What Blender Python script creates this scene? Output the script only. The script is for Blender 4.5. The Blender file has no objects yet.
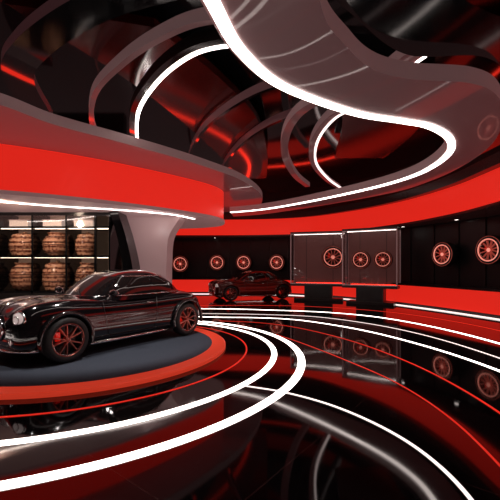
import bpy, math, bmesh
from mathutils import Vector, Matrix
pi=math.pi
sc=bpy.context.scene
sc.view_settings.view_transform='Standard'
try: sc.view_settings.look='None'
except Exception: pass

# ------------------------------------------------------------ materials
def mat(name,col,rough=.5,metal=0,emi=None,es=0,coat=0,spec=.5,alpha=1,trans=0):
    m=bpy.data.materials.new(name); m.use_nodes=True
    b=m.node_tree.nodes['Principled BSDF']
    b.inputs['Base Color'].default_value=(*col,1)
    b.inputs['Roughness'].default_value=rough
    b.inputs['Metallic'].default_value=metal
    b.inputs['Coat Weight'].default_value=coat
    b.inputs['Coat Roughness'].default_value=.03
    b.inputs['Specular IOR Level'].default_value=spec
    b.inputs['Transmission Weight'].default_value=trans
    b.inputs['Alpha'].default_value=alpha
    if emi:
        b.inputs['Emission Color'].default_value=(*emi,1)
        b.inputs['Emission Strength'].default_value=es
    return m
def noisy(m,c1,c2,scale,rough=None,detail=4):
    nt=m.node_tree; b=nt.nodes['Principled BSDF']
    tc=nt.nodes.new('ShaderNodeTexCoord'); n=nt.nodes.new('ShaderNodeTexNoise'); r=nt.nodes.new('ShaderNodeValToRGB')
    n.inputs['Scale'].default_value=scale; n.inputs['Detail'].default_value=detail
    r.color_ramp.elements[0].position=.4; r.color_ramp.elements[1].position=.6
    r.color_ramp.elements[0].color=(*c1,1); r.color_ramp.elements[1].color=(*c2,1)
    nt.links.new(tc.outputs['Object'],n.inputs['Vector']); nt.links.new(n.outputs['Fac'],r.inputs['Fac'])
    nt.links.new(r.outputs['Color'],b.inputs['Base Color'])
    return m
M={}
M['led']=mat('led_white',(1,1,1),emi=(1,.86,.8),es=5)
M['led2']=mat('led_white_soft',(1,1,1),emi=(1,.82,.78),es=1.5)
M['redglow']=mat('red_glow',(1,.1,.05),emi=(1,.03,.015),es=6)
M['redrefl']=mat('red_floor_reflection',(.6,.03,.02),emi=(1,.03,.015),es=.6)  # red reflections painted on the floor as glowing lines
M['red']=mat('red_lightbox',(.4,.012,.008),rough=.35,emi=(.78,.02,.011),es=.84)
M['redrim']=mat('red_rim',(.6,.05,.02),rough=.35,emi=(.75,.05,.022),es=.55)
M['soff']=mat('soffit_plaster_glow',(.23,.13,.135),rough=.4,emi=(.08,.03,.034),es=.25,coat=.6)  # faint emission put in for light the ribbon undersides lack
M['soffl']=mat('soffit_pale_plaster_glow',(.45,.32,.32),rough=.35,emi=(.16,.09,.09),es=.6)  # glow in the colour stands for light on soffit and column
M['soffd']=mat('soffit_dark',(.03,.018,.018),rough=.25,emi=(.02,.004,.004),es=.2)  # slight red emission painted in as light on the dark soffit
M['black']=mat('black_gloss',(.005,.005,.006),rough=.08)
M['blackm']=mat('black_satin',(.010,.009,.010),rough=.35)
M['dred']=mat('dark_red_gloss',(.06,.004,.003),rough=.15)
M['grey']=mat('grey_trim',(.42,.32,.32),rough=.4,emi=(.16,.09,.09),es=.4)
M['carpet']=noisy(mat('podium_carpet',(.03,.04,.06),rough=.8),(.04,.052,.075),(.058,.072,.1),90)
M['paint']=mat('car_paint',(.006,.005,.006),rough=.12,coat=1)
M['paint2']=mat('car_paint_red',(.11,.012,.008),rough=.2,coat=1)
M['glass']=mat('tinted_glass',(.012,.008,.008),rough=.03,spec=.8)
M['chrome']=mat('chrome',(.75,.7,.7),rough=.12,metal=1)
M['tyre']=noisy(mat('tyre_rubber',(.01,.01,.01),rough=.6),(.008,.008,.008),(.014,.013,.013),30)
M['copper']=mat('copper_alloy',(.42,.13,.10),rough=.28,metal=.9)
M['gun']=mat('gunmetal',(.05,.045,.045),rough=.35,metal=.8)
M['lamp']=mat('headlamp_lens',(.5,.45,.45),rough=.05,emi=(1,.8,.75),es=.3)
M['tail']=mat('tail_lens',(.5,.01,.01),rough=.1,emi=(1,.02,.01),es=.3)
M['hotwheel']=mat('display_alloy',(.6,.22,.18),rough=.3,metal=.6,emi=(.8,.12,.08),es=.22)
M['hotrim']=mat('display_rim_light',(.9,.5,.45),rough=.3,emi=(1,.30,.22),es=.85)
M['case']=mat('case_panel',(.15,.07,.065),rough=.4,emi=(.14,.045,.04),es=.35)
M['backlit']=mat('shelf_backlight',(.45,.33,.25),rough=.6,emi=(1,.58,.38),es=.14)
M['shelfled']=mat('shelf_led',(1,.9,.8),emi=(1,.80,.62),es=4)
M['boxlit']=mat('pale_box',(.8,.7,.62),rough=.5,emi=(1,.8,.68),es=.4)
g=bpy.data.materials.new('clear_glass'); g.use_nodes=True; nt=g.node_tree
for n in list(nt.nodes):
    if n.type!='OUTPUT_MATERIAL': nt.nodes.remove(n)
o=[n for n in nt.nodes if n.type=='OUTPUT_MATERIAL'][0]
tr=nt.nodes.new('ShaderNodeBsdfTransparent'); gl=nt.nodes.new('ShaderNodeBsdfGlossy'); mx=nt.nodes.new('ShaderNodeMixShader')
gl.inputs['Roughness'].default_value=.03; mx.inputs[0].default_value=.14
tr.inputs['Color'].default_value=(.93,.91,.91,1)
nt.links.new(tr.outputs[0],mx.inputs[1]); nt.links.new(gl.outputs[0],mx.inputs[2]); nt.links.new(mx.outputs[0],o.inputs[0])
M['clear']=g
# urn pattern : horizontal glazed bands broken by small motifs
m=mat('urn_glaze',(.6,.4,.25),rough=.22); nt=m.node_tree; b=nt.nodes['Principled BSDF']
tc=nt.nodes.new('ShaderNodeTexCoord'); v=nt.nodes.new('ShaderNodeTexVoronoi'); r=nt.nodes.new('ShaderNodeValToRGB')
wv=nt.nodes.new('ShaderNodeTexWave'); wv.bands_direction='Z'; wv.inputs['Scale'].default_value=2.2; wv.inputs['Distortion'].default_value=.6
mxx=nt.nodes.new('ShaderNodeMath'); mxx.operation='MULTIPLY'
v.inputs['Scale'].default_value=11
r.color_ramp.elements[0].position=.12; r.color_ramp.elements[1].position=.6
r.color_ramp.elements[0].color=(.14,.03,.015,1); r.color_ramp.elements[1].color=(.80,.46,.30,1)
nt.links.new(tc.outputs['Object'],v.inputs['Vector']); nt.links.new(tc.outputs['Object'],wv.inputs['Vector'])
nt.links.new(v.outputs['Distance'],mxx.inputs[0]); 
ad=nt.nodes.new('ShaderNodeMath'); ad.operation='ADD'; ad.inputs[1].default_value=.35
nt.links.new(wv.outputs['Fac'],ad.inputs[0]); nt.links.new(ad.outputs[0],mxx.inputs[1])
nt.links.new(mxx.outputs[0],r.inputs['Fac']); nt.links.new(r.outputs['Color'],b.inputs['Base Color'])
M['urn']=m
M['urnband']=mat('urn_band',(.12,.04,.025),rough=.4)
# floor
m=mat('floor_gloss_tile',(.004,.004,.005),rough=.05,spec=.5); nt=m.node_tree; b=nt.nodes['Principled BSDF']
tc=nt.nodes.new('ShaderNodeTexCoord'); mp=nt.nodes.new('ShaderNodeMapping'); br=nt.nodes.new('ShaderNodeTexBrick')
mp.inputs['Rotation'].default_value=(0,0,math.radians(38))
br.offset=0; br.inputs['Scale'].default_value=1; br.inputs['Brick Width'].default_value=1.5; br.inputs['Row Height'].default_value=1.5
br.inputs['Mortar Size'].default_value=.006
br.inputs['Color1'].default_value=(.004,.004,.005,1); br.inputs['Color2'].default_value=(.007,.0065,.008,1); br.inputs['Mortar'].default_value=(.05,.03,.03,1)
nz=nt.nodes.new('ShaderNodeTexNoise'); nz.inputs['Scale'].default_value=1.5
mr=nt.nodes.new('ShaderNodeMapRange'); mr.inputs['To Min'].default_value=.02; mr.inputs['To Max'].default_value=.07
nt.links.new(tc.outputs['Object'],mp.inputs['Vector']); nt.links.new(mp.outputs[0],br.inputs['Vector']); nt.links.new(br.outputs['Color'],b.inputs['Base Color'])
nt.links.new(tc.outputs['Object'],nz.inputs['Vector']); nt.links.new(nz.outputs['Fac'],mr.inputs['Value']); nt.links.new(mr.outputs[0],b.inputs['Roughness'])
M['floor']=m

# ------------------------------------------------------------ mesh builder
class MB:
    def __init__(s): s.v=[];s.f=[];s.m=[];s.sm=[];s.mats=[];s.M=Matrix.Identity(4)
    def mi(s,k):
        if k not in s.mats: s.mats.append(k)
        return s.mats.index(k)
    def add(s,vs,fs,k,smooth=False):
        o=len(s.v); s.v+= [tuple(s.M@Vector(p)) for p in vs]
        i=s.mi(k)
        for f in fs: s.f.append([a+o for a in f]); s.m.append(i); s.sm.append(smooth)
    def box(s,c,d,k):
        x,y,z=c;a,b,e=d[0]/2,d[1]/2,d[2]/2
        vs=[(x+i*a,y+j*b,z+l*e) for l in(-1,1) for j in(-1,1) for i in(-1,1)]
        s.add(vs,[(0,2,3,1),(4,5,7,6),(0,1,5,4),(2,6,7,3),(0,4,6,2),(1,3,7,5)],k)
    def lathe(s,prof,k,axis='y',c=(0,0,0),n=36,a0=0,a1=2*pi,closed=False):
        full=abs(a1-a0-2*pi)<1e-6; N=n if full else n+1; vs=[]
        for i in range(N):
            a=a0+(a1-a0)*i/n
            for (r,h) in prof:
                x,y=r*math.cos(a),r*math.sin(a)
                p={'y':(x,h,y),'z':(x,y,h),'x':(h,x,y)}[axis]
                vs.append((p[0]+c[0],p[1]+c[1],p[2]+c[2]))
        L=len(prof); fs=[]
        for i in range(n):
            j=(i+1)%N if full else i+1
            for q in range(L if closed else L-1):
                q2=(q+1)%L
                fs.append((i*L+q,j*L+q,j*L+q2,i*L+q2))
        s.add(vs,fs,k,True)
    def torus(s,R,r,k,axis='y',c=(0,0,0),n=36,a0=0,a1=2*pi):
        s.lathe([(R+r*math.cos(t*pi/4),r*math.sin(t*pi/4)) for t in range(8)],k,axis,c,n,a0,a1,closed=True)
    def cyl(s,r,h0,h1,k,axis='y',c=(0,0,0),n=28):
        s.lathe([(0.0001,h0),(r,h0),(r,h1),(0.0001,h1)],k,axis,c,n)
        for i in range(len(s.sm)-3*n,len(s.sm)): s.sm[i]=False
    def tube(s,pts,r,k,closed=False,n=8):
        P=[Vector(p) for p in pts]; L=len(P); vs=[]
        for i in range(L):
            t=(P[(i+1)%L]-P[i-1]) if closed else (P[min(i+1,L-1)]-P[max(i-1,0)])
            t.normalize(); up=Vector((0,0,1)) if abs(t.z)<.9 else Vector((1,0,0))
            a=t.cross(up).normalized(); b=t.cross(a)
            for q in range(n):
                w=2*pi*q/n; vs.append(tuple(P[i]+a*r*math.cos(w)+b*r*math.sin(w)))
        fs=[]
        for i in range(L if closed else L-1):
            j=(i+1)%L
            for q in range(n): fs.append((i*n+q,j*n+q,j*n+(q+1)%n,i*n+(q+1)%n))
        if not closed: fs+= [tuple(range(n)),tuple((L-1)*n+q for q in range(n))]
        s.add(vs,fs,k,True)
    def ell(s,c,d,k,n=16,m=10):
        s_M=s.M; s.M=s.M@Matrix.Translation(c)@Matrix.Diagonal((*d,1))
        s.lathe([(max(1e-4,math.sin(pi*i/m)),-math.cos(pi*i/m)) for i in range(m+1)],k,'z',n=n); s.M=s_M
    def obj(s,name,parent=None,loc=(0,0,0),rot=0):
        me=bpy.data.meshes.new(name); me.from_pydata(s.v,[],s.f)
        for k in s.mats: me.materials.append(M[k])
        me.polygons.foreach_set('material_index',s.m); me.polygons.foreach_set('use_smooth',s.sm)
        bm=bmesh.new(); bm.from_mesh(me); bmesh.ops.recalc_face_normals(bm,faces=bm.faces); bm.to_mesh(me); bm.free()
        me.update(); ob=bpy.data.objects.new(name,me); bpy.context.collection.objects.link(ob)
        ob.location=loc; ob.rotation_euler=(0,0,rot)
        if parent: ob.parent=parent
        return ob
def empty(name,loc=(0,0,0),rot=0):
    e=bpy.data.objects.new(name,None); bpy.context.collection.objects.link(e); e.location=loc; e.rotation_euler=(0,0,rot); return e

def cr(P,n=10):
    P=[Vector(p) for p in P]; out=[]
    for i in range(len(P)-1):
        p0=P[i-1] if i>0 else 2*P[0]-P[1]; p1=P[i];p2=P[i+1]; p3=P[i+2] if i+2<len(P) else 2*P[-1]-P[-2]
        for j in range(n):
            t=j/n
            out.append(.5*((2*p1)+(p2-p0)*t+(2*p0-5*p1+4*p2-p3)*t*t+(3*p1-p0-3*p2+p3)*t**3))
    out.append(P[-1]); return out
def off(path,d):
    o=[]
    for i,p in enumerate(path):
        t=(path[min(i+1,len(path)-1)]-path[max(i-1,0)]).normalized()
        o.append(p+Vector((-t.y,t.x))*d)
    return o
def slabmesh(mb,a,b,z0,z1,k,kside=None):
    L=len(a); vs=[]
    for p,q in zip(a,b): vs+=[(p.x,p.y,z0),(q.x,q.y,z0),(q.x,q.y,z1),(p.x,p.y,z1)]
    fb=[];fo=[]
    for i in range(L-1):
        o=i*4;n=o+4
        fb.append((o,n,n+1,o+1)); fo+=[(o+1,n+1,n+2,o+2),(o+2,n+2,n+3,o+3),(o+3,n+3,n,o)]
    fo+=[(0,1,2,3),((L-1)*4,(L-1)*4+3,(L-1)*4+2,(L-1)*4+1)]
    mb.add(vs,fb,k); mb.add(vs,fo,kside or k)
def slab(name,A,B,z0,z1,k,kside=None,n=10,extra=None):
    mb=MB(); slabmesh(mb,cr(A,n),cr(B,n),z0,z1,k,kside)
    if extra: extra(mb)
    return mb.obj(name)
def band(name,P,d,z0,z1,k,n=12):
    a=cr(P,n); mb=MB(); slabmesh(mb,a,off(a,d),z0,z1,k); return mb.obj(name)
def strip(name,P,w,z0,z1,k,n=14):
    a=cr(P,n); mb=MB(); slabmesh(mb,off(a,-w/2),off(a,w/2),z0,z1,k); return mb.obj(name)
def ringstrip(name,c,r0,r1,z0,z1,k,n=128):
    mb=MB(); mb.lathe([(r0,z0),(r1,z0),(r1,z1),(r0,z1)],k,'z',(c[0],c[1],0),n,closed=True)
    mb.sm=[False]*len(mb.sm); return mb.obj(name)

# ------------------------------------------------------------ room shell
mb=MB(); mb.box((-1.5,9,-.1),(24,27,.2),'floor'); mb.obj('floor')
mb=MB(); mb.box((-1.5,9,5.9),(24,27,.2),'black'); mb.obj('ceiling')
WP=[(9.0,-4),(9.0,3),(8.8,7),(8.05,10.5),(7.1,13.5),(5.6,16.6),(3.1,19.3),(0,20.4),(-4,20.6),(-9,20.6),(-13,20.6)]
band('wall_back',WP,-.2,0,5.8,'blackm')
mb=MB(); mb.box((-13.1,9,2.9),(.2,26,5.8),'blackm'); mb.obj('wall_left')
mb=MB(); mb.box((-1.5,-4.1,2.9),(24,.2,5.8),'blackm'); mb.obj('wall_front')
wa=cr(WP,12)
mb=MB()
for i in range(20,len(wa)-1,4):
    p=wa[i]; t=(wa[i+1]-wa[i-1]).normalized(); nrm=Vector((-t.y,t.x))
    q=p+nrm*.02; mb.M=Matrix.Translation((q.x,q.y,0))@Matrix.Rotation(math.atan2(t.y,t.x),4,'Z')
    mb.box((0,0,2.05),(.05,.05,2.4),'gun')
mb.M=Matrix.Identity(4)
slabmesh(mb,off(wa,.01),off(wa,.06),3.2,3.26,'gun')
mb.obj('trim_1')
mb=MB()
a=off(wa,.02); c=off(wa,.55)
slabmesh(mb,a,c,.12,.82,'red'); slabmesh(mb,off(wa,.02),off(wa,.62),.82,.9,'blackm'); slabmesh(mb,a,off(wa,.5),0,.12,'blackm')
slabmesh(mb,off(wa,.64),off(wa,.70),0.001,.03,'led2')
mb.obj('baseboard_back')

# ------------------------------------------------------------ ceiling architecture
RF=[(6.1,-3),(6.2,3),(6.35,6),(6.45,9),(6.5,11.2),(6.0,13.8),(4.8,16.2),(2.9,18.3),(0,19.2),(-5,19.3)]
RO=[(9.0,-3),(9.0,3),(8.9,6),(8.4,9),(7.8,11.4),(7.0,13.8),(5.6,16.6),(3.2,19.2),(0,20.4),(-5,20.6)]
band('ceiling_fascia',RF,-.12,3.3,4.15,'red')
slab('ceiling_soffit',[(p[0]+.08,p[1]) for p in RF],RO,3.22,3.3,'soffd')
def bulkfill(mb):
    a=cr(RF,10); slabmesh(mb,off(a,-.5),off(a,-.6),4.45,4.48,'redglow')  # unseen red strip added on the bulkhead to light the ceiling
slab('ceiling_bulkhead',[(p[0]-.25,p[1]-.05) for p in RF],RO,4.15,4.45,'soffd',extra=bulkfill)
LF=[(-12,6.4),(-8,7.5),(-5.9,8.3),(-4.1,9.5),(-2.4,11.2),(-1.35,12.6),(-1.05,13.9),(-1.6,15.2),(-3.5,16),(-8,16.6)]
band('ceiling_fascia',LF,.12,3.4,4.5,'red')
LI=[(-12.9,9),(-10,11),(-8,12),(-6,13),(-4.5,13.8),(-3.8,14),(-3.4,14.2),(-3.4,14.6),(-4,15),(-8,15.6)]
def lsled(mb):
    a=cr([(-8.5,8.6),(-7,9.0),(-5.5,9.9),(-3.9,10.6),(-2.6,11.5),(-2.0,12.6)],14)
    slabmesh(mb,off(a,-.035),off(a,.035),3.28,3.305,'led')
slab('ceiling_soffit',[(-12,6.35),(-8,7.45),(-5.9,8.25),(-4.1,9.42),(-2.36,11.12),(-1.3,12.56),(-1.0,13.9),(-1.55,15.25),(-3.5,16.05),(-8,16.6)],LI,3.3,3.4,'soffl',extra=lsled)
LS=[(-6.5,4.6),(-5.4,5.4),(-4.5,6.3),(-4.0,7.2),(-2.9,8.35),(-1.44,10.05),(-.17,12.1),(.53,15.0),(.3,18.6)]
def lsfill(mb):
    a=cr(LS,10); slabmesh(mb,off(a,.5),off(a,.62),4.72,4.75,'redglow')  # hidden red uplight added behind the slab edge to tint the ceiling
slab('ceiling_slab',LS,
     [(-12.9,4),(-12.9,5),(-12.9,6.3),(-12.9,8),(-12.9,10),(-12.9,12),(-12.9,14),(-11,19),(-8,20)],4.5,4.72,'soff','grey',extra=lsfill)
RI=[(-1.0,-2),(-.9,1.5),(-.45,3.16),(-.17,3.98),(.41,4.77),(1.59,5.56),(2.5,5.88),(3.05,6.1),(3.65,6.62),(4.08,7.35),(4.28,8.3),(4.22,9.3),(3.75,10.5),(2.65,12.2),(1.3,13.9),(.2,14.9),(-.9,15.5)]
RX=[(0.1,-2),(0.3,1.5),(.63,3.16),(1.11,3.89),(1.55,4.3),(2.1,4.5),(2.9,4.6),(3.5,4.95),(4.2,5.8),(4.8,7.0),(5.1,8.4),(5.1,9.8),(4.7,11.4),(3.2,13.5),(1.7,15.2),(.4,16.4),(-.8,17)]
def riled(mb):
    a=cr(RI,14); slabmesh(mb,off(a,-.04),off(a,-.17),3.975,4.01,'led')
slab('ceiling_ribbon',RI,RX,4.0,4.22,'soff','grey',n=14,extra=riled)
slab('ceiling_ribbon',[(.3,-2),(.5,1.5),(.65,3.1),(1.2,3.8),(2,4.4),(3,4.45),(3.9,5.2),(4.7,6.6),(5.1,8.6)],
     [(1.4,-2),(1.4,1.5),(1.4,2.8),(2.0,3.4),(2.9,3.8),(4.1,4.1),(5.0,5.2),(5.4,6.8),(5.5,8.8)],4.25,4.5,'black')
def arc(P,w,z,k,led=None,lw=.05,side=1,ks='grey'):
    a=cr(P,14); mb=MB(); slabmesh(mb,off(a,-w/2),off(a,w/2),z,z+.18,k,ks)
    if led: slabmesh(mb,off(a,side*(w/2+.01)),off(a,side*(w/2+.01+lw)),z-.01,z+.05,led)
    mb.obj('ceiling_ribbon')
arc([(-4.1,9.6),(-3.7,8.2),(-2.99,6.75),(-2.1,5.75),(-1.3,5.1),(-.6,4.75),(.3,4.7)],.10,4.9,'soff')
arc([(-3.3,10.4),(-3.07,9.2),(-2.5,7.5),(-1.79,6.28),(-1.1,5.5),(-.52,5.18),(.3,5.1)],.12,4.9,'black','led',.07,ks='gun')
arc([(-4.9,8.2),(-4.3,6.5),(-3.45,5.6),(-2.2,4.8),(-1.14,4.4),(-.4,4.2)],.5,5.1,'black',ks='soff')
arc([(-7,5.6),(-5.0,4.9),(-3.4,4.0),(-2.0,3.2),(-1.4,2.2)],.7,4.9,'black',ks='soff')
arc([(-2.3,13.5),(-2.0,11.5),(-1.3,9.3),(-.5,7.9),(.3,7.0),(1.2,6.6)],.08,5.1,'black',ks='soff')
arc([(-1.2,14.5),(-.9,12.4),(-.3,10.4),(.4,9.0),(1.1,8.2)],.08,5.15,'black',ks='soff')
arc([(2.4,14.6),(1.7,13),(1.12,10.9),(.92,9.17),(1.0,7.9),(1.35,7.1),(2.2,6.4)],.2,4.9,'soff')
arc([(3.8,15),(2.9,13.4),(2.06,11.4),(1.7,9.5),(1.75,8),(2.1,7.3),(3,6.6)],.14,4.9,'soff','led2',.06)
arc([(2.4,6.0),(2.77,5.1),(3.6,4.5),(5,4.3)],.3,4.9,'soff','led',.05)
slab('ceiling_panel',[(-3.5,5),(-2.5,7),(-1.8,9),(-1.0,12),(-.4,15)],[(-1.5,5.5),(-.6,7),(.2,9),(.6,12),(.7,15)],5.35,5.5,'dred')
slab('ceiling_panel',[(1.6,6.8),(2.2,8.4),(2.6,10),(2.9,12)],[(3.8,7),(4.3,8.4),(4.6,10),(4.6,12)],5.3,5.45,'dred')
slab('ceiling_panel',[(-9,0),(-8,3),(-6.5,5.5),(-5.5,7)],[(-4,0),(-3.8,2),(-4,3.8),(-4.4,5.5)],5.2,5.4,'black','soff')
mb=MB()
for (x,y,z) in [(7.2,12.2,3.22),(7.6,10.2,3.22),(6.3,14.4,3.22),(5.1,16.4,3.22),(2.5,19.2,3.22),(-2,20,3.22),(7.7,8.5,3.22)]:
    mb.cyl(.06,z-.012,z-.001,'led','z',(x,y,0),16); mb.torus(.075,.012,'gun','z',(x,y,z-.004),16)
mb.obj('downlights')

# ------------------------------------------------------------ floor inlays, painted red reflections & podium
ringstrip('floor_glow_ring',(-3.1,6.6),3.5,3.6,-.01,.006,'led')
ringstrip('floor_glow_ring',(-3.2,6.4),4.04,4.16,-.01,.006,'led')
ringstrip('floor_glow_ring',(-3.1,6.7),3.02,3.05,-.01,.006,'redrefl')  # painted red reflection between the two light rings
strip('floor_glow_strip',[(-4.5,12.9),(-1.5,13.1),(.73,12.7),(2.6,12.1),(3.95,11),(4.8,9.2),(5.15,7.1),(5.1,4.5),(4.6,2)],.08,-.01,.006,'led')
strip('floor_glow_strip',[(-3,11.3),(-1.2,10.95),(.3,10.8),(1.5,10.3),(2.75,8.8),(3.5,7),(3.8,5.3),(3.7,3.5),(3.2,1.5)],.06,-.01,.006,'led')
strip('floor_glow_strip',[(-4,11.9),(-1.3,11.75),(.6,11.5),(2.1,11),(3.3,9.7),(4.0,8.2),(4.3,6.5),(4.3,4.6),(3.9,2.2)],.03,-.01,.006,'led2')
strip('floor_glow_strip',[(-3,14.1),(0,14.2),(1.8,14.0),(3.6,13.2),(5,11.9),(5.9,10),(6.2,8),(6.2,5)],.06,-.01,.006,'redrefl')  # this and the next two strips paint red fascia reflections
strip('floor_glow_strip',[(-.9,10.2),(.2,9.9),(1.2,9.1),(2.1,7.6),(2.6,6.0),(2.75,4.5),(2.6,3.0),(2.2,1.6)],.03,-.01,.006,'redrefl')
strip('floor_glow_strip',[(.6,8.2),(1.1,7.2),(1.6,6.0),(2.0,4.8),(2.1,3.6),(1.9,2.2)],.02,-.01,.006,'redrefl')
strip('floor_glow_strip',[(-.05,4.66),(.45,4.42),(.95,4.0),(1.32,3.45),(1.5,2.9),(1.5,2.3),(1.3,1.6)],.03,-.01,.006,'led2')  # thin, softly glowing arc across the near floor
mb=MB()
pc=(-3.1,6.8)
mb.lathe([(.001,.0),(.001,.06),(2.35,.06)],'carpet','z',(pc[0],pc[1],0),128)
mb.lathe([(2.35,.06),(2.35,.066),(2.6,.066),(2.62,.05),(2.62,.0)],'redrim','z',(pc[0],pc[1],0),128)
mb.sm=[False]*len(mb.sm); mb.obj('car_podium')

# ------------------------------------------------------------ wheels
def wheel(mb,spk='copper',n=5):
    mb.lathe([(.262,-.11),(.29,-.125),(.335,-.12),(.362,-.09),(.37,-.05),(.37,.05),(.362,.09),(.335,.12),(.29,.125),(.262,.11)],'tyre',n=40)
    mb.lathe([(.262,-.11),(.25,-.07),(.245,.05),(.262,.10)],'gun',n=40)
    mb.torus(.262,.009,spk,c=(0,.108,0),n=40)
    mb.torus(.247,.006,'chrome',c=(0,.09,0),n=40)
    mb.cyl(.245,-.05,-.04,'blackm',n=32); mb.cyl(.17,-.03,-.01,'gun',n=32)
    mb.box((.13,.0,.06),(.07,.06,.14),'tail')
    mb.lathe([(.001,.1),(.03,.1),(.05,.085),(.06,.03)],spk,n=24)
    for i in range(n):
        for d in (-1,1):
            a0=2*pi*i/n+d*.10; a1=2*pi*i/n+d*.26+.0
            r0,r1=.045,.252
            p0=Vector((r0*math.cos(a0),0,r0*math.sin(a0))); p1=Vector((r1*math.cos(a1),0,r1*math.sin(a1)))
            t=(p1-p0).normalized(); s=Vector((-t.z,0,t.x))
            vs=[]
            for (p,w,y0,y1) in ((p0,.012,.05,.098),(p1,.015,.04,.088)):
                for (q,y) in ((-w,y0),(w,y0),(w*.6,y1),(-w*.6,y1)): vs.append(tuple(p+s*q+Vector((0,y,0))))
            mb.add(vs,[(0,1,2,3),(4,7,6,5),(0,4,5,1),(1,5,6,2),(2,6,7,3),(3,7,4,0)],spk)
    for i in range(5):
        a=2*pi*(i+.5)/5; mb.cyl(.007,.09,.1,'chrome',c=(.035*math.cos(a),0,.035*math.sin(a)),n=8)

# ------------------------------------------------------------ car
ST=[(2.11,.48,.38,.66),(2.06,.68,.27,.82),(1.94,.81,.22,.93),(1.70,.88,.2,.99),(1.4,.915,.2,1.01),(1.1,.89,.2,1.0),(.75,.85,.2,1.0),(.2,.845,.2,.99),
    (-.4,.86,.2,.99),(-.9,.905,.2,1.02),(-1.36,.945,.2,1.03),(-1.68,.90,.22,.98),(-1.90,.80,.28,.87),(-2.02,.64,.37,.72)]
def sect(x,w,zb,zt):
    if x>.9: P=[(0,0),(.8,0),(.96,.08),(1,.28),(.985,.5),(.985,.74),(.93,.95),(.77,1.04),(.52,.92),(0,1.05)]
    else: P=[(0,0),(.8,0),(.96,.08),(1,.28),(.98,.5),(.985,.72),(.93,.89),(.76,.97),(.4,1.0),(0,1.01)]
    h=zt-zb; L=[(x,w*a,zb+h*b) for a,b in P]
    return L+[(p[0],-p[1],p[2]) for p in L[-2:0:-1]]
def wat(x):
    s=sorted(ST)
    for a,b in zip(s,s[1:]):
        if a[0]<=x<=b[0]:
            t=(x-a[0])/(b[0]-a[0]); return a[1]+(b[1]-a[1])*t
    return .6
def supering(n=96,e=3.4):
    D=[]
    for i in range(2000):
        t=2*pi*i/2000; c,s=math.cos(t),math.sin(t)
        D.append((math.copysign(abs(c)**(2/e),c),math.copysign(abs(s)**(2/e),s)))
    acc=[0]
    for i in range(2000):
        a,b=D[i],D[(i+1)%2000]; acc.append(acc[-1]+math.hypot((b[0]-a[0]),(b[1]-a[1])*.6))
    out=[];j=0
    for i in range(n):
        T=acc[-1]*i/n
        while acc[j+1]<T: j+=1
        out.append(D[j])
    return out
SR=supering()
LV=[(.92,-1.60,.92,.80),(1.01,-1.50,.82,.785),(1.13,-1.37,.70,.765),(1.25,-1.20,.54,.725),(1.37,-.99,.33,.655),(1.43,-.84,.17,.58),(1.47,-.66,-.01,.47),(1.495,-.46,-.2,.28)]
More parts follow.
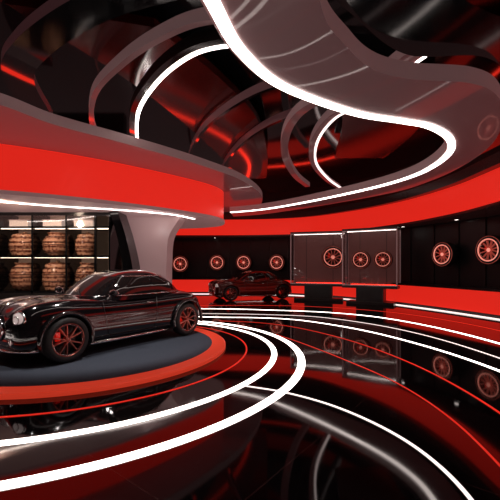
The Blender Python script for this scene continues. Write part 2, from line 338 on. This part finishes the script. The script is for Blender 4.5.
def build_car(loc,ang,paint,sc_=1,sz=1,spk='copper'):
    root=empty('car',loc,ang); root.scale=(sc_,sc_,sc_*sz)
    mb=MB(); n=18; vs=[]
    for s_ in ST: vs+=sect(*s_)
    fs=[]
    for i in range(len(ST)-1):
        for q in range(n): fs.append((i*n+q,(i+1)*n+q,(i+1)*n+(q+1)%n,i*n+(q+1)%n))
    fs.append(tuple(range(n))); fs.append(tuple((len(ST)-1)*n+q for q in range(n)))
    mb.add(vs,fs,paint,True); tmp=mb.obj('tmp')
    m=tmp.modifiers.new('s','SUBSURF'); m.levels=3; m.render_levels=3
    cuts=[]
    for x in (1.4,-1.36):
        for s in (1,-1):
            c=MB(); c.lathe([(.0001,-.38),(.425,-.38),(.425,.38),(.0001,.38)],'blackm',n=48)
            co=c.obj('cut',loc=(x,s*.95,.37)); cuts.append(co)
            b=tmp.modifiers.new('b','BOOLEAN'); b.object=co; b.operation='DIFFERENCE'; b.solver='EXACT'
    bpy.context.view_layer.update()
    dg=bpy.context.evaluated_depsgraph_get()
    me=bpy.data.meshes.new_from_object(tmp.evaluated_get(dg)); me.name='body'
    body=bpy.data.objects.new('body',me); bpy.context.collection.objects.link(body); body.parent=root
    for o_ in cuts+[tmp]: bpy.data.objects.remove(o_,do_unlink=True)
    mb=MB(); N=96; vs=[]
    for (z,x0,x1,hw) in LV:
        cx,a=(x0+x1)/2,(x1-x0)/2
        for (u,v) in SR: vs.append((cx+a*u,hw*v,z))
    G=[];B=[]
    for l in range(len(LV)-1):
        for i in range(N):
            j=(i+1)%N; f=(l*N+i,l*N+j,(l+1)*N+j,(l+1)*N+i)
            u=(SR[i][0]+SR[j][0])/2; v=(SR[i][1]+SR[j][1])/2
            isg=l in(1,2,3)
            if abs(u)>.77 and abs(v)>.77: isg=False
            if abs(v)>.88 and (abs(u+.12)<.035 or u<-.64): isg=False
            (G if isg else B).append(f)
    B.append(tuple((len(LV)-1)*N+i for i in range(N)))
    mb.add(vs,B,paint,True); mb.add(vs,G,'glass',True)
    def ring(z,x0,x1,hw,e=.006):
        cx,a=(x0+x1)/2,(x1-x0)/2
        return [(cx+(a+e)*u,(hw+e)*v,z) for (u,v) in SR]
    mb.tube(ring(*LV[1]),.012,'chrome',closed=True,n=6)
    for s in(1,-1):
        R=[p for p,(u,v) in zip(ring(*LV[4]),SR) if v*s>.75]
        R.sort(key=lambda p:p[0]); mb.tube(R,.012,'chrome',n=6)
    for yy in (.35,-.2): mb.tube([(.88,yy,1.01),(.74,yy-.3,1.11)],.008,'blackm')
    mb.obj('cabin',root)
    mb=MB()
    for s in (1,-1):
        for x in (1.4,-1.36):
            mb.torus(.436,.036,paint,c=(x,s*(wat(x)-.014),.37),a0=-.25,a1=pi+.25,n=30)
        mb.tube([(.98,s*.865,.235),(.4,s*.86,.225),(-.4,s*.87,.225),(-.92,s*.885,.235)],.028,'chrome')
        for xs in ((.72,.66,.60),(-.50,-.52,-.45)):
            mb.tube([(xs[0],s*(wat(xs[0])*.985),.93),(xs[1],s*(wat(xs[1])*.984),.62),(xs[2],s*(wat(xs[2])*.998),.3)],.006,'gun',n=6)
        mb.tube([(-.22,s*.87,.84),(-.38,s*.875,.84)],.014,'chrome')
        mb.tube([(1.0,s*.885,.70),(.4,s*.85,.68),(-.4,s*.862,.68),(-.92,s*.895,.70)],.006,'gun',n=6)
        mb.tube([(.60,s*.76,1.02),(.60,s*.92,1.06)],.018,paint); mb.ell((.60,s*.97,1.08),(.065,.11,.065),paint)
        mb.ell((.565,s*.97,1.08),(.04,.095,.052),'chrome')
        sv=mb.M; mb.M=Matrix.Translation((1.97,s*.60,.74))@Matrix.Rotation(s*.30,4,'Z')
        mb.lathe([(.0001,.10),(.05,.095),(.10,.07),(.118,.04)],'lamp','x',n=28)
        mb.torus(.125,.018,'chrome','x',(.04,0,0),28); mb.lathe([(.13,.04),(.14,-.05),(.12,-.25)],paint,'x',n=28)
        mb.torus(.06,.008,'chrome','x',(.095,0,0),24)
        mb.M=sv
        mb.cyl(.05,2.0,2.09,'lamp','x',(0,s*.52,.40),20); mb.torus(.052,.01,'chrome','x',(2.09,s*.52,.40),20)
        sv=mb.M; mb.M=Matrix.Translation((-1.94,s*.60,.76))@Matrix.Rotation(-s*.4,4,'Z'); mb.ell((0,0,0),(.05,.12,.06),'tail'); mb.M=sv
    def gr(a): return (.31*math.cos(a)*(1-.15*math.sin(a)),.59+.215*math.sin(a))
    ringp=[gr(2*pi*i/40) for i in range(40)]
    gx=2.135
    mb.tube([(gx-.18*abs(y)**2,y,z) for y,z in ringp],.022,'chrome',closed=True)
    mb.add([(gx-.02-.18*y*y,y,z) for y,z in ringp]+[(gx-.015,0,.6)],[(i,(i+1)%40,40) for i in range(40)],'blackm')
    for i in range(-6,7):
        y=i*.044; k=max(0,1-(y/.31)**2)**.5*.2
        mb.tube([(gx-.003-.18*y*y,y,.59-k),(gx+.003-.18*y*y,y,.59),(gx-.005-.18*y*y,y,.59+k)],.008,'chrome' if i%2 else 'copper',n=6)
    mb.ell((gx,0,.85),(.02,.04,.02),'chrome')
    mb.tube([(1.80,.85,.26),(1.96,.70,.25),(2.06,.42,.24),(2.10,0,.24),(2.06,-.42,.24),(1.96,-.70,.25),(1.80,-.85,.26)],.026,'chrome')
    mb.tube([(-1.84,.8,.42),(-2.02,.5,.42),(-2.06,0,.42),(-2.02,-.5,.42),(-1.84,-.8,.42)],.03,'chrome')
    mb.tube([(2.08,0,.82),(1.93,0,.945),(1.6,0,1.02),(1.1,0,1.038),(.95,0,1.03)],.009,'chrome',n=6)
    mb.obj('trim',root)
    for i,(x,s) in enumerate(((1.4,1),(1.4,-1),(-1.36,1),(-1.36,-1))):
        mb=MB(); mb.M=Matrix.Translation((x,s*.82,.372))@(Matrix.Identity(4) if s>0 else Matrix.Rotation(pi,4,'Z'))@Matrix.Rotation(.3*i,4,'Y')
        wheel(mb,spk); mb.obj('wheel_%d'%(i+1),root)
    return root
build_car((-2.85,7.17,.062),math.atan2(-.825,-.565),'paint',.965,1.015)
build_car((.05,17.3,0.0),math.atan2(-.39,-.92),'paint2',.97,.95)

# ------------------------------------------------------------ wheels exhibited on wall
def dwheel(x,y,z,d,nx,ny,name='alloy_wheel'):
    mb=MB(); s=d/.74
    R=Matrix.Rotation(math.atan2(ny,nx)-pi/2,4,'Z')
    mb.M=Matrix.Translation((x,y,z))@R@Matrix.Scale(s,4)
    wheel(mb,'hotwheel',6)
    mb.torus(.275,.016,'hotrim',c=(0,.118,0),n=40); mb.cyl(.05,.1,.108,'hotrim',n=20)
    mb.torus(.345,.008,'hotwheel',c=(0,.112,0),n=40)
    mb.cyl(.03,-.27,-.05,'gun',n=12)
    return mb.obj(name)
for (px,zz,d) in ((-.197,1.72,.95),(-.097,1.80,.9),(-.011,1.8,.9),(.077,1.80,.9),(.582,2.02,.9),(.725,2.1,.92)):
    best=min(range(1,len(wa)-1),key=lambda i:abs(wa[i].x/max(wa[i].y,.1)-px)+(100 if wa[i].y<4 else 0))
    p=wa[best]; t=(wa[best+1]-wa[best-1]).normalized(); n_=Vector((-t.y,t.x)); q=p+n_*.38
    dwheel(q.x,q.y,zz,d,n_.x,n_.y)

def showcase(c,ang,w,dp,wheels):
    e=empty('glass_showcase',(c[0],c[1],0),ang)
    mb=MB(); z0,z1=.78,3.1
    mb.box((0,0,.06),(w-.3,dp-.2,.12),'gun'); mb.box((0,0,.40),(w*.5,dp-.3,.56),'blackm'); mb.box((0,0,.73),(w,dp,.10),'gun'); mb.box((0,0,3.13),(w,dp,.08),'gun')
    for sx in(-1,1):
        for sy in(-1,1): mb.box((sx*(w/2-.02),sy*(dp/2-.02),(z0+z1)/2),(.04,.04,z1-z0),'grey')
    mb.box((0,-dp/2+.02,z0+.02),(w,.04,.04),'grey'); mb.box((0,-dp/2+.02,z1-.02),(w,.04,.04),'grey')
    mb.box((0,dp/2-.05,(z0+z1)/2),(w-.08,.02,z1-z0),'case')
    for k in (-.25,.25): mb.box((w*k,dp/2-.065,(z0+z1)/2),(.02,.01,z1-z0),'blackm')
    mb.box((0,0,3.08),(w-.2,.06,.02),'led')
    mb.box((0,dp/2-.1,.80),(w-.3,.03,.02),'redglow')
    mb.obj('frame',e)
    mb=MB()
    mb.box((0,-dp/2+.02,(z0+z1)/2),(w-.08,.008,z1-z0-.02),'clear')
    for s in(-1,1): mb.box((s*(w/2-.02),0,(z0+z1)/2),(.008,dp-.1,z1-z0-.02),'clear')
    mb.obj('glass',e)
    for i,(x,z,d) in enumerate(wheels):
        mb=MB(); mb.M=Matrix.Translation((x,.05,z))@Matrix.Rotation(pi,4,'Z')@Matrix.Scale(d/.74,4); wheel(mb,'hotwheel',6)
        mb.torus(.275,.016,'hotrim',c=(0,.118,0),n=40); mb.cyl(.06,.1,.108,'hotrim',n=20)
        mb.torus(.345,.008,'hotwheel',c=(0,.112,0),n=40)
        mb.cyl(.03,-.3/(d/.74),-.05,'gun',n=12); mb.obj('wheel_%d'%(i+1),e)
showcase((3.2,16.3),-.30,2.5,.9,[(.65,2.0,1.05)])
showcase((5.1,14.75),-.55,2.2,.9,[(-.42,1.87,.8),(.48,1.87,.75)])

# ------------------------------------------------------------ left shelving wall
e=empty('display_shelf')
mb=MB(); X0,X1=-10.1,-4.4; Yf,Yb=11.0,11.98; Ym=(Yf+Yb)/2; D=Yb-Yf
mb.box(((X0+X1)/2,Yb,1.65),(X1-X0,.06,3.3),'backlit')
for x in (-10.05,-9.0,-7.93,-6.85,-5.78,-4.87,-4.42): mb.box((x,Ym,1.65),(.06,D,3.28),'black')
for z in (.78,1.9,2.82): mb.box(((X0+X1)/2,Ym,z),(X1-X0,D,.06),'black')
mb.box(((X0+X1)/2,Ym,.38),(X1-X0,D,.74),'blackm')
mb.box(((X0+X1)/2,Yf+.02,3.24),(X1-X0,.06,.1),'black')
mb.obj('frame',e)
mb=MB()
for z in (1.86,2.78,3.24): mb.box(((X0+X1)/2,Yf+.12,z),(X1-X0-.1,.05,.015),'shelfled')
mb.obj('lights',e)
mb=MB()
for a_,b_ in zip((-10.05,-9.0,-7.93,-6.85,-5.78),(-9.0,-7.93,-6.85,-5.78,-4.87)): mb.box(((a_+b_)/2,Yf-.005,2.0),(b_-a_-.07,.008,2.38),'clear')
mb.obj('glass',e)
def urn(x,z,s,h,var=0):
    mb=MB(); y=11.50
    if var==0: P=[(.001,0),(.24,0),(.26,.03),(.34,.10),(.41,.22),(.43,.34),(.41,.48),(.33,.60),(.25,.65),(.26,.70),(.30,.73),(.24,.73),(.20,.66)]
    else: P=[(.001,0),(.33,0),(.36,.03),(.35,.06),(.41,.12),(.43,.22),(.43,.42),(.41,.54),(.35,.60),(.37,.64),(.33,.70),(.2,.74),(.06,.755),(.06,.79),(.001,.80)]
    mb.M=Matrix.Diagonal((s,s,h,1))
    mb.lathe(P,'urn','z',n=40)
    for (r,zz) in ((.345,.10),(.435,.34 if var==0 else .24),(.435,.42),(.33,.61)): mb.torus(r,.013,'urnband','z',(0,0,zz),40)
    mb.obj('decorative_urn',loc=(x,y,z))
for i,x in enumerate((-9.52,-8.46,-7.39,-6.315,-5.325)):
    s=1.04 if i<4 else .88
    urn(x,.812,s,1.22,i%2); urn(x,1.932,s,1.02 if i%2 else .98,(i+1)%2)
    mb=MB(); mb.box((x,11.35,2.955),(.60,.35,.2),'boxlit'); mb.box((x,11.35,3.07),(.64,.39,.03),'grey'); mb.obj('storage_box')
mb=MB(); mb.box((-8.6,12.2,2.9),(8.5,.3,5.8),'blackm'); mb.obj('wall_shelf')
def profile_ex(name,L,R,y0,y1,k):
    mb=MB(); vs=[]
    for (xl,z),(xr,_) in zip(L,R): vs+=[(xl,y0,z),(xr,y0,z),(xr,y1,z),(xl,y1,z)]
    fs=[]
    for i in range(len(L)-1):
        for q in range(4): fs.append((i*4+q,i*4+(q+1)%4,(i+1)*4+(q+1)%4,(i+1)*4+q))
    fs+=[(0,1,2,3),tuple((len(L)-1)*4+q for q in range(4))]
    mb.add(vs,fs,k); return mb.obj(name)
def prof(P): return [(p.x,p.y) for p in cr(P,8)]
profile_ex('wall_frame',prof([(-3.95,0),(-3.9,.9),(-3.95,1.6),(-4.12,2.5),(-4.35,3.29)]),prof([(-3.6,0),(-3.6,.9),(-3.65,1.6),(-3.85,2.5),(-4.1,3.29)]),10.85,11.6,'black')
profile_ex('column',prof([(-3.75,0),(-3.78,.9),(-3.85,1.7),(-4.05,2.6),(-4.45,3.29)]),prof([(-2.85,0),(-2.85,.9),(-2.84,1.7),(-2.76,2.6),(-2.35,3.29)]),11.9,12.8,'soffl')

# ------------------------------------------------------------ lights
def light(kind,name,loc,e,col,r=.05,tgt=None,ang=1.4,blend=.6):
    l=bpy.data.lights.new(name,kind); l.energy=e; l.color=col; l.shadow_soft_size=r
    if kind=='SPOT': l.spot_size=ang; l.spot_blend=blend
    o=bpy.data.objects.new(name,l); bpy.context.collection.objects.link(o); o.location=loc
    if tgt: o.rotation_euler=(Vector(tgt)-Vector(loc)).to_track_quat('-Z','Y').to_euler()
W=(1,.9,.86);R=(1,.06,.03)
light('SPOT','added_spot',(-1.2,5.6,4.7),420,W,.12,(-2.9,7.2,.5),1.05,.4)  # added spot for highlights on the near car
light('SPOT','added_spot',(-3.6,4.6,4.7),260,W,.12,(-3.2,6.9,.5),1.05,.4)  # second added spot, shaping the front of the same car
light('SPOT','added_spot',(.4,14.6,4.6),700,(1,.6,.5),.1,(.1,17.2,.5),.85)  # added to brighten the far car
light('POINT','fill_point',(-3.2,10.9,2.9),10,W,.04)  # added fill for the column and left soffit
light('SPOT','added_spot',(-6.5,8.6,3.2),420,(1,.75,.55),.1,(-6.5,11.5,1.9),1.9)  # warm fill added to brighten the shelves
light('SPOT','added_spot',(3.4,14.0,4.4),60,(1,.7,.6),.05,(3.3,16.5,1.9),.8)  # this spot and the next are added to light the glass cases
light('SPOT','added_spot',(4.6,12.6,4.4),60,(1,.7,.6),.05,(5.1,14.8,1.8),.8)

w=bpy.data.worlds.new('world'); sc.world=w; w.use_nodes=True
w.node_tree.nodes['Background'].inputs[0].default_value=(.012,.008,.008,1)

cam=bpy.data.cameras.new('camera'); co=bpy.data.objects.new('camera',cam); bpy.context.collection.objects.link(co)
co.location=(0,0,1.6); co.rotation_euler=(pi/2,0,0); cam.lens=25.2; cam.sensor_width=36; cam.shift_y=.032; cam.clip_start=.05
sc.camera=co
